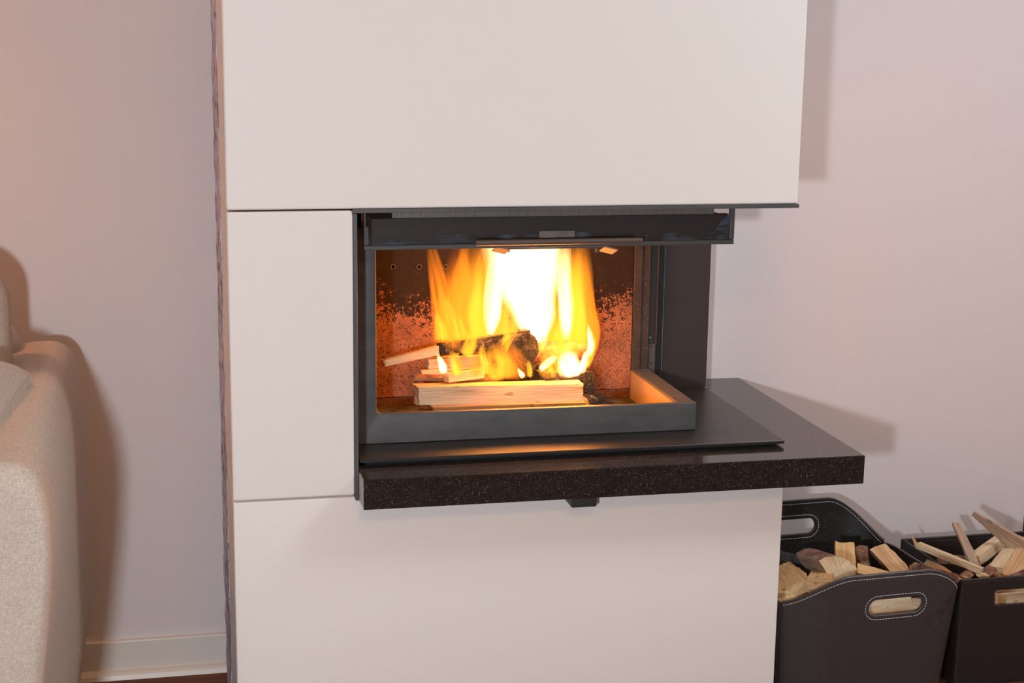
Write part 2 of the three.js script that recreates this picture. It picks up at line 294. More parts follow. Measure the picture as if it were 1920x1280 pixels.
tag(mesh('plate_spacer', bx(0.245, XP - 0.012, YS1 + 0.0002, YP - 0.0071, -0.1464, ZP - 0.012), M.deepBlack), 'black spacer strip under front of the steel floor plate', 'spacer');

// ---------------------------------------------------------------- fireplace insert
const ZL = -0.134, YL = 0.697, XLIP = 0.922, ZB = -0.462, YFLOOR = 0.6312;
const insert = thing('fireplace_insert', 'black steel corner firebox with raised glass door and sooty lining', 'firebox');
{
  const t = insert;
  // L shaped front frame with a rounded inner corner
  const s = new THREE.Shape(); const xj0 = 0.2435, xj1 = 0.279, r = 0.012, y0 = YP + 0.0003, y1 = 1.06;
  s.moveTo(xj0, y0); s.lineTo(XLIP, y0); s.lineTo(XLIP, YL); s.lineTo(xj1 + r, YL + 0.003); s.quadraticCurveTo(xj1, YL + 0.003, xj1, YL + 0.003 + r); s.lineTo(xj1, y1); s.lineTo(xj0, y1);
  const g = new THREE.ExtrudeGeometry(s, { depth: 0.008, bevelEnabled: true, bevelSize: 0.003, bevelThickness: 0.003, bevelOffset: -0.003, bevelSegments: 3 }); g.translate(0, 0, ZL - 0.011);
  mesh('front_frame', boxUV(toCreasedNormals(g, 0.5), 0.3), M.greySteel, t);
  mesh('jamb_channel', bx(0.2305, 0.2432, y0, YT - 0.0085, ZL - 0.03, ZL - 0.006), M.blackSteel, t);
  mesh('jamb_channel', bx(0.2305, 0.2555, 0.9, YT - 0.0085, ZL - 0.06, ZL - 0.031), M.deepBlack, t);
  // right-hand sill, running back
  mesh('side_sill', bx(0.884, XLIP, YP + 0.0003, YL, ZB + 0.004, ZL - 0.0115, 0.003, 0.3), M.greySteel, t);
  mesh('sill_firelit_face', bx(0.8815, 0.8838, YS1 + 0.003, YL - 0.004, ZB + 0.006, ZL - 0.014), M.firelitTone, t);  // thin plate added on the inner face, firelight put into its lighter colour
  // lining
  mesh('firebox_floor', bx(0.245, 0.8838, YS1 + 0.0004, YFLOOR, ZB, ZL - 0.013), M.ash, t);
  const side = boxUV(new THREE.BoxGeometry(0.02, 0.39, 0.32).translate(0.255, YFLOOR + 0.197, -0.304), 0.4); mesh('lining_board', side, M.boardBack, t);
  // rear lining: low course and tall board with three air holes in each row
  const yj = 0.6515;
  {
    const hs = []; for (const px of [737, 786, 835.5, 1040, 1090]) { const p = P(px, 500, { z: ZB }); const h = new THREE.Path(); h.absarc(p.x, p.y, 0.0042, 0, Math.PI * 2, true); hs.push(h); }
    const sh = new THREE.Shape([[0.262, yj], [0.8835, yj], [0.8835, 1.045], [0.262, 1.045]].map((p) => new THREE.Vector2(...p))); sh.holes.push(...hs);
    const b = new THREE.ExtrudeGeometry(sh, { depth: 0.018, bevelEnabled: true, bevelSize: 0.001, bevelThickness: 0.001, bevelOffset: -0.001, bevelSegments: 1, curveSegments: 14 }); b.translate(0, 0, ZB - 0.019);
    const uv = b.attributes.uv, p = b.attributes.position; for (let i = 0; i < p.count; i++) uv.setXY(i, (p.getX(i) - 0.26) / 0.4, (p.getY(i) - 0.62) / 0.44);
    mesh('lining_board', b, M.boardBack, t);
    for (const h of hs) { const c = h.curves[0]; mesh('air_hole', cyl([c.aX, c.aY, ZB - 0.034], [c.aX, c.aY, ZB - 0.02], 0.0045, 0.0045, 14), M.deepBlack, t); mesh('hole_rim', new THREE.TorusGeometry(0.0046, 0.0008, 6, 18).translate(c.aX, c.aY, ZB - 0.0002), M.bareSteel, t); }
  }
  { const m = [[0.262, 0.43], [0.4312, 0.71], [0.7112, 0.8835]]; for (const [a, b] of m) mesh('lining_board', bx(a, b, YFLOOR + 0.0002, yj - 0.0012, ZB - 0.02, ZB + 0.0015, 0.001, 0.4), M.boardLow, t); }
  mesh('firebox_back', bx(0.235, 0.93, YP, 1.1, ZB - 0.05, ZB - 0.035), M.deepBlack, t);
  mesh('firebox_roof', bx(0.262, 0.9, 1.046, 1.06, ZB - 0.03, ZL - 0.012), M.sootSteel, t);
  // rear right corner post and door guides
  mesh('corner_post', bx(0.8845, 0.9035, YP + 0.0003, 1.06, ZB - 0.03, ZB + 0.003, 0.002, 0.3), M.sootSteel, t);
  mesh('corner_post', bx(0.904, 0.923, YP + 0.0003, 1.06, ZB - 0.03, ZB - 0.001, 0.002, 0.3), M.sootSteel, t);
  mesh('door_guide', bx(0.9245, 0.944, YP + 0.0003, YT - 0.0085, ZB - 0.032, ZB - 0.012), M.blackSteel, t);
  mesh('door_guide', bx(0.9445, 0.962, YP + 0.0003, YT - 0.0085, ZB - 0.036, ZB - 0.028), M.deepBlack, t);
  mesh('rail', bx(0.9415, 0.9428, 0.75, 1.1, ZB - 0.012, ZB - 0.008), M.greySteel, t);
  mesh('bracket', bx(0.9262, 0.9405, YP + 0.0006, 0.748, ZB - 0.0118, ZB - 0.009), M.greySteel, t);
  for (const y of [0.742, 0.705]) mesh('screw_hole', cyl([0.931, y, ZB - 0.0092], [0.931, y, ZB - 0.0086], 0.0022, 0.0022, 10), M.deepBlack, t);
  mesh('bolt', new THREE.SphereGeometry(0.0035, 10, 8).translate(0.9275, 0.763, ZB - 0.007), M.bareSteel, t);
  mesh('cover_panel', bx(0.966, XP + 0.0015, YP + 0.0003, YT - 0.0085, -0.4985, -0.4935, 0.001), M.blackSteel, t);
  // black smoke box above, behind the raised door
  const zd = -0.055;
  mesh('smoke_box', bx(0.262, 0.935, 1.0605, 1.082, -0.45, zd - 0.03), M.deepBlack, t);
  mesh('smoke_box_front', bx(0.262, 0.95, 1.026, 1.083, zd - 0.03, zd - 0.012, 0.001), M.deepBlack, t);
  mesh('ledge', bx(P(735, 405, { z: -0.07 }).x, P(1338, 405, { z: -0.07 }).x, 1.0835, 1.1003, -0.074, -0.0685, 0, 0.1), M.bareSteel, t);
  // flame deflector bar with bent tabs
  const zt = -0.14, a = P(940, 466, { z: zt }), b = P(1140, 464, { z: zt });
  mesh('deflector_bar', bx(a.x, b.x, a.y - 0.002, a.y + 0.008, zt - 0.004, zt + 0.002, 0.001), M.greySteel, t);
  for (const px of [938, 1140]) {
    const c = P(px, 466, { z: zt });
    const g2 = extrude([[-0.018, -0.014], [0.008, -0.014], [0.018, 0.014], [-0.008, 0.014]], 0.002, { bevel: 0.0005 });
    const tab = mesh('deflector_tab', g2, M.firelitTone, t); tab.position.set(c.x, c.y - 0.001, zt + 0.006); tab.quaternion.setFromUnitVectors(new THREE.Vector3(0, 0, 1), new THREE.Vector3(-0.35, -0.84, 0.42).normalize());
  }
  for (const px of [952, 1118]) { const c = P(px, 469, { z: zt }); mesh('bolt', cyl([c.x, c.y - 0.003, zt + 0.004], [c.x, c.y + 0.004, zt + 0.004], 0.0035, 0.0035, 8), M.bareSteel, t); }
  // raised door
  const door = new THREE.Group(); door.name = 'glass_door'; t.add(door); 
  const dl = P(683, 467, { z: zd }), dr = P(1376, 460, { z: zd }), yb = (dl.y + dr.y) / 2, yt = YT - 0.0085;
  mesh('door_frame', bx(dl.x, dr.x, yb, yb + 0.0085, zd - 0.008, zd, 0.0015, 0.3), M.greySteel, door);
  mesh('door_frame', bx(dl.x, dl.x + 0.003, yb + 0.009, yt, zd - 0.008, zd, 0.001), M.greySteel, door);
  mesh('door_frame', bx(dr.x - 0.0095, dr.x, yb + 0.009, yt, zd - 0.01, zd, 0.0015, 0.3), M.greySteel, door);
  mesh('door_frame', bx(dr.x - 0.008, dr.x, yb, yb + 0.0085, -0.44, zd - 0.0105, 0.001, 0.3), M.blackSteel, door);
  const glass = phy({ color: 0xffffff, roughness: 0.02, transmission: 1, thickness: 0, ior: 1.5, specularIntensity: 0.45 });
  mesh('glass', bx(dl.x + 0.0035, dr.x - 0.01, yb + 0.0088, yt, zd - 0.0065, zd - 0.0025), glass, door);
  // whitish sealant smeared along the foot of the glass
  const smear = tex(1024, 128, (u, v, c) => { const n = fbm(u, v, 24, 5, 5, 901), m = fbm(u, v, 60, 30, 3, 905); c[0] = 0.36; c[1] = 0.4; c[2] = 0.46; const side = ss(0.95, 0.995, u); c[3] = clamp((n - 0.42) * 3.2) * (v < 0.22 + 0.5 * side + 0.35 * (n - 0.5) + 0.28 * ss(0.38, 0.0, u) * (m) ? 0.75 : 0.06) * (0.5 + 0.5 * m); }, true, false);
  const sg = new THREE.PlaneGeometry(dr.x - dl.x - 0.014, yt - yb - 0.012); sg.translate((dl.x + dr.x) / 2 - 0.003, (yb + yt) / 2 + 0.003, zd - 0.0021);
  mesh('sealant_smear', sg, std({ map: smear, transparent: true, roughness: 0.8 }), door);
  const h0 = P(892, 454, { z: -0.03 }), h1 = P(1204, 451.5, { z: -0.03 }), hy = (h0.y + h1.y) / 2;
  const handle = mesh('handle', cyl([h0.x, hy, -0.03], [h1.x, hy, -0.03], 0.0054, 0.0054, 20), M.bronze, door);
  for (const px of [930, 1165]) { const c = P(px, 452, { z: -0.03 }); mesh('handle_post', cyl([c.x, hy, -0.034], [c.x, hy, zd], 0.0035, 0.0035, 10), M.bronze, handle); }
  const l0 = P(1011, 446, { z: zd }), l1 = P(1078, 432, { z: zd }); mesh('handle_plate', bx(l0.x, l1.x, l0.y, l1.y, zd - 0.002, zd - 0.0008, 0.0003), M.bareSteel, door);
}

// ---------------------------------------------------------------- firewood
// cross-sections: [x, y, bark?] going round; bark marks the edge that starts there
function arc(a0, a1, r, n, bark = 1) { const o = []; for (let i = 0; i <= n; i++) { const a = lerp(a0, a1, i / n); o.push([r * Math.cos(a), r * Math.sin(a), i < n ? bark : 0]); } return o; }
const PROF = {
  wedge: (r) => [[0, -0.55 * r, 0], ...arc(0.45, 2.7, r, 7).map(([x, y, b]) => [x, y * 0.75 - 0.1 * r, b])],
  half: (r) => arc(0, Math.PI, r, 9).map(([x, y, b]) => [x, y - 0.4 * r, b]),
  quarter: (r) => [[-0.6 * r, -0.6 * r, 0], ...arc(-0.05, Math.PI / 2 + 0.05, 1.25 * r, 6).map(([x, y, b]) => [x - 0.6 * r, y - 0.6 * r, b])],
  round: (r) => arc(0, Math.PI * 2, r, 18).slice(0, -1).map(([x, y]) => [x, y, 1]),
  block: (r) => [[-r, -0.7 * r, 0], [r, -0.75 * r, 0], [1.05 * r, 0.6 * r, 0], [-0.9 * r, 0.75 * r, 0]],
  slab: (r) => [[-r, -0.32 * r, 0], [r, -0.36 * r, 0], [0.95 * r, 0.3 * r, 0], [-r, 0.36 * r, 0]],
  stick: (r) => [[-r, -0.75 * r, 0], [0.9 * r, -0.85 * r, 0], [r, 0.7 * r, 0], [-0.85 * r, 0.85 * r, 0]],
};
const Vec = (a) => (a.isVector3 ? a : new THREE.Vector3(...a));
// log from a to b; roll turns the section; taper [ta, tb] scales its ends
function logGeo({ a, b, r, prof = 'wedge', seed = 1, roll = 0, taper = [1, 1], rough = 0.06, n = 14, flat = 1 }) {
  const A = Vec(a), B = Vec(b), L = A.distanceTo(B), d = B.clone().sub(A).normalize();
  let base = PROF[prof](r);
  // refine long edges
  const pr = []; base.forEach((p, i) => { const q = base[(i + 1) % base.length], m = Math.max(1, Math.round(Math.hypot(q[0] - p[0], q[1] - p[1]) / (r * 0.38))); for (let k = 0; k < m; k++) { const t = k / m; pr.push([lerp(p[0], q[0], t), lerp(p[1], q[1], t) , p[2]]); } });
  const up = Math.abs(d.y) > 0.95 ? new THREE.Vector3(1, 0, 0) : new THREE.Vector3(0, 1, 0);
  const zx = new THREE.Vector3().crossVectors(up, d).normalize(), yy = new THREE.Vector3().crossVectors(d, zx).normalize();
  const mid = A.clone().add(B).multiplyScalar(0.5), cr = Math.cos(roll), sr = Math.sin(roll), K = pr.length;
  const pt = (i, k) => {
    const t = i / n, j = ((k % K) + K) % K, q = pr[j], nz = 1 + rough * 2.2 * (noise(j * 0.9 + 0.3, t * 2.2, seed) - 0.5) + rough * 1.2 * (noise(j * 2.1, t * 9, seed + 3) - 0.5);
    const tp = lerp(taper[0], taper[1], t) * nz, x = q[0] * tp, y = q[1] * tp * flat, end = (i === 0 ? 1 : i === n ? -1 : 0) * r * 0.35 * (noise(q[0] / r * 2 + 9, q[1] / r * 2 + 5, seed + 9) - 0.2);
    const bend = rough * r * 0.7 * Math.sin(t * 3 + seed);
    return A.clone().addScaledVector(d, t * L + end).addScaledVector(zx, cr * x - sr * y + bend).addScaledVector(yy, sr * x + cr * y).sub(mid);
  };
  const out = { wood: { p: [], uv: [] }, bark: { p: [], uv: [] }, end: [{ p: [], uv: [] }, { p: [], uv: [] }], mid };
  let cv = 0; const so = (seed * 0.37) % 1;
  for (let k = 0; k < K; k++) {
    const q = pr[k], q2 = pr[(k + 1) % K], w = Math.hypot(q2[0] - q[0], q2[1] - q[1]), o = q[2] ? out.bark : out.wood;
    for (let i = 0; i < n; i++) {
      const p00 = pt(i, k), p10 = pt(i + 1, k), p01 = pt(i, k + 1), p11 = pt(i + 1, k + 1), u0 = i / n * L * 4 + so, u1 = (i + 1) / n * L * 4 + so, v0 = cv * 4 + so, v1 = (cv + w) * 4 + so;
      for (const [P_, u, v] of [[p00, u0, v0], [p10, u1, v0], [p11, u1, v1], [p00, u0, v0], [p11, u1, v1], [p01, u0, v1]]) { o.p.push(P_.x, P_.y, P_.z); o.uv.push(u, v); }
    }
    cv += w;
  }
  for (const i of [0, n]) {
    const c = new THREE.Vector3(); for (let k = 0; k < K; k++) c.add(pt(i, k)); c.multiplyScalar(1 / K);
    for (let k = 0; k < K; k++) {
      let p = pt(i, k), q = pt(i, k + 1), a1 = pr[k], a2 = pr[(k + 1) % K]; if (i === 0) { [p, q] = [q, p]; [a1, a2] = [a2, a1]; }
      for (const [P_, x, y] of [[c, 0, 0], [q, a2[0], a2[1]], [p, a1[0], a1[1]]].reverse()) { out.end[i ? 1 : 0].p.push(P_.x, P_.y, P_.z); out.end[i ? 1 : 0].uv.push(x * 7 + 0.5, y * 7 + 0.5); }
    }
  }
  return out;
}
function toGeo({ p, uv }, crease = 0.7) { const g = new THREE.BufferGeometry(); g.setAttribute('position', new THREE.Float32BufferAttribute(p, 3)); g.setAttribute('uv', new THREE.Float32BufferAttribute(uv, 2)); g.computeVertexNormals(); return toCreasedNormals(g, crease); }
function log(name, label, opt, group, cat = 'log') {
  const o = logGeo(opt), t = thing(name, label, cat, o.mid.toArray(), group), wood = opt.wood || M.woodTan;
  if (o.wood.p.length) mesh('split_wood', toGeo(o.wood), wood, t);
  if (o.bark.p.length) mesh('bark', toGeo(o.bark, 1), opt.bark || M.bark, t);
  for (const e of o.end) mesh('end_grain', toGeo(e, 0.5), opt.end || M.endGrain, t);
  return t;
}
const px = (x, y, z) => P(x, y, { z });
const FG = 'burning logs in the firebox';
log('firewood_log', 'pale split log lying at the front of the fire', { a: px(775, 739, -0.255), b: px(1092, 731, -0.262), r: 0.0275, prof: 'block', seed: 3, wood: M.woodPale, end: M.endGrain, rough: 0.05, n: 24, flat: 0.92 }, FG);
log('firewood_log', 'flat split piece lying under the pale front log', { a: px(806, 769, -0.232), b: px(1095, 761, -0.237), r: 0.022, prof: 'slab', seed: 5, wood: M.woodGold, rough: 0.08, n: 18, flat: 1.5 }, FG);
log('firewood_log', 'short pale chunk charred on top, at right end of front log', { a: px(1088, 752, -0.25), b: px(1120, 746, -0.33), r: 0.02, prof: 'half', seed: 8, wood: M.woodPale, bark: M.char, rough: 0.12 }, FG);
log('firewood_log', 'charred black log standing behind right end of front log', { a: px(1010, 716, -0.31), b: px(1104, 712, -0.33), r: 0.032, prof: 'block', seed: 9, wood: M.char, end: M.char, rough: 0.1 }, FG);
log('kindling_stick', 'reddish stick end lying on the front log beneath pale sticks', { a: px(776, 707, -0.3), b: px(930, 712, -0.33), r: 0.011, prof: 'wedge', seed: 12, wood: M.woodTan }, FG, 'stick');
log('kindling_stick', 'square pale stick on the front log, its left end unburnt', { a: px(786, 702, -0.315), b: px(905, 692, -0.34), r: 0.012, prof: 'stick', seed: 13, wood: M.woodPale, rough: 0.03 }, FG, 'stick');
log('kindling_stick', 'short pale stick crossing the front log with charred right end', { a: px(836, 708, -0.275), b: px(905, 699, -0.30), r: 0.011, prof: 'stick', seed: 14, wood: M.woodPale, rough: 0.03 }, FG, 'stick');
log('kindling_stick', 'pale stick under the long charred stick at the left', { a: px(799, 681, -0.33), b: px(930, 672, -0.36), r: 0.012, prof: 'stick', seed: 15, wood: M.woodPale, rough: 0.03 }, FG, 'stick');
log('kindling_stick', 'dark charred board behind the pale sticks', { a: px(860, 672, -0.38), b: px(1000, 690, -0.39), r: 0.02, prof: 'block', seed: 16, wood: M.char, end: M.char }, FG, 'stick');
{ // long stick: pale unburnt end, then charred
  const a = px(717, 681, -0.31), m = px(822, 655, -0.325), b = px(992, 628, -0.345);
  const o = logGeo({ a, b: m, r: 0.0105, prof: 'stick', seed: 21, rough: 0.03, taper: [0.75, 1.1] }), t = thing('kindling_stick', 'long stick leaning across the fire, pale at left and charred black', 'stick', o.mid.toArray(), FG);
  mesh('unburnt_wood', toGeo(o.wood), M.woodPale, t); mesh('end_grain', toGeo(o.end[0]), M.endGrain, t);
  const c = logGeo({ a: m, b, r: 0.0145, prof: 'stick', seed: 22, rough: 0.14, n: 20, taper: [0.95, 1.05] });
  const g = mergeGeometries([toGeo(c.wood), toGeo(c.end[0]), toGeo(c.end[1])]); g.translate(c.mid.x - o.mid.x, c.mid.y - o.mid.y, c.mid.z - o.mid.z); mesh('charred_wood', g, M.char, t);
}
log('firewood_log', 'charred round log with bark ring, its end turned to the right', { a: px(905, 664, -0.40), b: px(990, 652, -0.27), r: 0.031, prof: 'round', seed: 24, bark: M.darkBark, end: M.char, rough: 0.06 }, FG);
log('firewood_log', 'scorched log behind the flames at right of the round log', { a: px(1000, 660, -0.38), b: px(1102, 656, -0.36), r: 0.02, prof: 'round', seed: 25, bark: M.bark, end: M.char, rough: 0.1 }, FG);
log('firewood_log', 'charred back log behind the burning pile', { a: px(840, 705, -0.40), b: px(1095, 695, -0.42), r: 0.026, prof: 'half', seed: 26, wood: M.char, bark: M.char, end: M.char }, FG);

// ---------------------------------------------------------------- flames: thin lens-shaped tongues of burning gas
{
  const variants = [0, 1, 2, 3].map((s) => tex(128, 256, (u, v, c) => {
    const U = 2 * u - 1, warp = 0.5 * (fbm(u, v, 3, 3, 3, 700 + s) - 0.5);
    const st = fbm(u + warp * 0.35, v * 0.6, 7, 2, 4, 720 + s), fine = fbm(u + warp * 0.2, v * 0.5, 18, 2, 3, 740 + s);
    const edge = Math.pow(clamp(1 - U * U), 1.25);
    const top = 1 - ss(0.55, 1.0, v + 0.5 * (st - 0.5)), bot = ss(0, 0.14, v);
    c[0] = c[1] = c[2] = 1;
    c[3] = clamp(edge * (0.25 + 1.1 * clamp((st - 0.3) * 2.2) * (0.6 + 0.7 * fine))) * top * bot;
  }, false, false));
  const KIND = { o: [2.2, 0.5, 0.028], y: [2.9, 0.98, 0.06], w: [8, 3.8, 1.45] };
  const mats = {};
  const mat = (k, v, op) => mats[`${k}${v}${op}`] || (mats[`${k}${v}${op}`] = new THREE.MeshBasicMaterial({ color: lin(...KIND[k]), map: variants[v], transparent: true, opacity: op, side: THREE.DoubleSide, depthWrite: false }));
  const fire = thing('fire', 'bright yellow and white flames rising from the burning logs', 'fire');
  let count = 0;
  function flame(kind, op, z, spine, widths, thick = 0.012) {
    const pts = spine.map(([x, y, dz = 0]) => px(x, y, z + dz)), c = new THREE.CatmullRomCurve3(pts), N = 18, K = 8, pos = [], uv = [], idx = [], v0 = count++ % 4;
    const wc = (t) => { const f = t * (widths.length - 1), i = Math.min(widths.length - 2, Math.floor(f)); return lerp(widths[i], widths[i + 1], sm(f - i)) * 0.00104; };
    for (let i = 0; i <= N; i++) {
      const t = i / N, p = c.getPoint(t), w = Math.max(wc(t), 0.0003), tg = c.getTangent(t), sx = new THREE.Vector3(tg.y, -tg.x, 0).normalize();
      for (let k = 0; k < 2 * K; k++) { // round the lens section
        const a = k / (2 * K) * Math.PI * 2, u = Math.cos(a), s = Math.sin(a);
        pos.push(p.x + sx.x * w * u, p.y + sx.y * w * u, p.z + Math.min(thick, w * 0.6) * s); uv.push(0.5 + 0.5 * u, t);
      }
    }
    for (let i = 0; i < N; i++) for (let k = 0; k < 2 * K; k++) { const k2 = (k + 1) % (2 * K), a = i * 2 * K; idx.push(a + k, a + k2, a + 2 * K + k2, a + k, a + 2 * K + k2, a + 2 * K + k); }
    const g = new THREE.BufferGeometry(); g.setAttribute('position', new THREE.Float32BufferAttribute(pos, 3)); g.setAttribute('uv', new THREE.Float32BufferAttribute(uv, 2)); g.setIndex(idx); g.computeVertexNormals();
    const m = mesh('flame', g, mat(kind, v0, op), fire); m.castShadow = false; return m;
  }
  // broad back sheets
  flame('o', 0.55, -0.42, [[880, 690], [870, 620], [875, 540], [890, 450]], [50, 75, 60, 40], 0.02);
  flame('y', 0.55, -0.41, [[905, 690], [895, 620], [905, 545], [925, 450]], [45, 70, 62, 50], 0.02);
  flame('y', 0.7, -0.40, [[1040, 690], [1050, 610], [1060, 530], [1060, 450]], [45, 65, 60, 50], 0.02);
  flame('o', 0.6, -0.41, [[1075, 690], [1085, 620], [1082, 540], [1080, 445]], [30, 42, 36, 30], 0.02);
  flame('o', 0.6, -0.36, [[835, 650], [822, 590], [815, 540], [800, 440]], [16, 15, 11, 5]);
  flame('o', 0.5, -0.32, [[850, 660], [842, 610], [848, 560], [838, 500]], [20, 22, 14, 3]);
  flame('o', 0.55, -0.35, [[1112, 665], [1118, 620], [1110, 575], [1112, 520]], [8, 10, 8, 2]);
  // white heart
  flame('w', 1, -0.39, [[1012, 655], [1000, 590], [985, 510], [978, 420], [975, 330]], [14, 48, 80, 92, 90], 0.03);
  flame('w', 1, -0.37, [[1018, 650], [1004, 580], [990, 500], [985, 400], [985, 300]], [10, 40, 66, 80, 80], 0.03);
  flame('w', 0.8, -0.36, [[918, 632], [922, 590], [926, 540], [934, 450]], [8, 20, 20, 18]);
  flame('w', 0.6, -0.36, [[1060, 640], [1062, 580], [1058, 520], [1060, 440]], [10, 18, 16, 14]);
  // left tongues
  flame('o', 0.75, -0.34, [[845, 640], [838, 590], [828, 530], [806, 440]], [24, 20, 13, 6]);
  flame('o', 0.6, -0.33, [[870, 645], [858, 580], [862, 520], [880, 440]], [26, 26, 18, 8]);
  flame('y', 0.7, -0.33, [[858, 640], [850, 610], [842, 580], [830, 540]], [28, 22, 12, 3]);
  flame('o', 0.6, -0.35, [[895, 640], [885, 570], [872, 510], [864, 440]], [28, 26, 14, 6]);
  flame('y', 0.6, -0.32, [[905, 640], [900, 590], [905, 530], [912, 450]], [30, 34, 24, 12]);
  flame('y', 0.55, -0.34, [[945, 640], [950, 610], [955, 580], [958, 545]], [24, 26, 18, 6]);
  flame('y', 0.6, -0.30, [[828, 640], [826, 622], [822, 600], [818, 575]], [18, 14, 8, 2]);
  // right tongues
  flame('y', 0.7, -0.34, [[1090, 655], [1085, 600], [1080, 540], [1085, 450]], [18, 22, 18, 10]);
  flame('o', 0.7, -0.33, [[1105, 660], [1112, 610], [1104, 560], [1096, 470]], [12, 14, 12, 5]);
  flame('w', 0.9, -0.31, [[1103, 668], [1108, 650], [1106, 630], [1102, 605]], [6, 8, 6, 2]);
  flame('y', 0.7, -0.31, [[1095, 690], [1106, 665], [1112, 640], [1108, 610]], [10, 10, 7, 2]);
  // low flames licking round the logs
  flame('w', 0.9, -0.27, [[1070, 706], [1068, 690], [1064, 672], [1058, 655]], [22, 26, 22, 8]);
  flame('w', 0.8, -0.275, [[1088, 700], [1094, 684], [1098, 668], [1104, 650]], [8, 9, 7, 2]);
  flame('y', 0.7, -0.28, [[1040, 706], [1035, 690], [1030, 672], [1010, 655]], [24, 30, 24, 10]);
  flame('w', 0.7, -0.28, [[1012, 694], [1022, 684], [1035, 674], [1050, 668]], [6, 8, 8, 3]);
  flame('y', 0.6, -0.26, [[940, 712], [935, 690], [930, 668], [925, 640]], [34, 40, 34, 14]);
  flame('o', 0.6, -0.25, [[960, 712], [962, 690], [958, 668], [950, 640]], [30, 34, 26, 8]);
  flame('y', 0.7, -0.255, [[912, 705], [908, 685], [904, 662], [906, 640]], [6, 8, 8, 3]);
  flame('o', 0.6, -0.255, [[895, 708], [890, 690], [893, 672], [905, 650]], [10, 14, 10, 3]);
  flame('w', 0.9, -0.265, [[832, 700], [830, 688], [826, 676], [818, 662]], [7, 9, 6, 2]);
  flame('y', 0.7, -0.26, [[860, 706], [858, 690], [852, 672], [845, 655]], [12, 15, 11, 3]);
  flame('w', 0.8, -0.25, [[981, 708], [978, 702], [974, 696], [970, 688]], [5, 6, 4, 1]);
  flame('y', 0.7, -0.25, [[993, 708], [993, 696], [992, 684], [990, 672]], [5, 6, 5, 2]);
  flame('y', 0.55, -0.29, [[870, 668], [880, 650], [885, 630], [880, 600]], [16, 16, 12, 4]);
  flame('y', 0.55, -0.29, [[955, 660], [955, 640], [958, 620], [965, 590]], [18, 18, 14, 5]);
  flame('y', 0.65, -0.31, [[1060, 672], [1058, 655], [1056, 630], [1060, 600]], [30, 34, 26, 10]);
  for (const [x, y, z, k] of [[905, 600, -0.33, 0.8], [1000, 560, -0.345, 1.3], [1060, 640, -0.31, 0.8], [960, 690, -0.235, 0.22], [1085, 690, -0.25, 0.25]]) {
    const l = new THREE.PointLight(lin(1, 0.31, 0.05), FIRE_CD * k); l.position.copy(px(x, y, z)); l.castShadow = true; l.shadow.radius = 2.5; scene.add(l);
  }
}

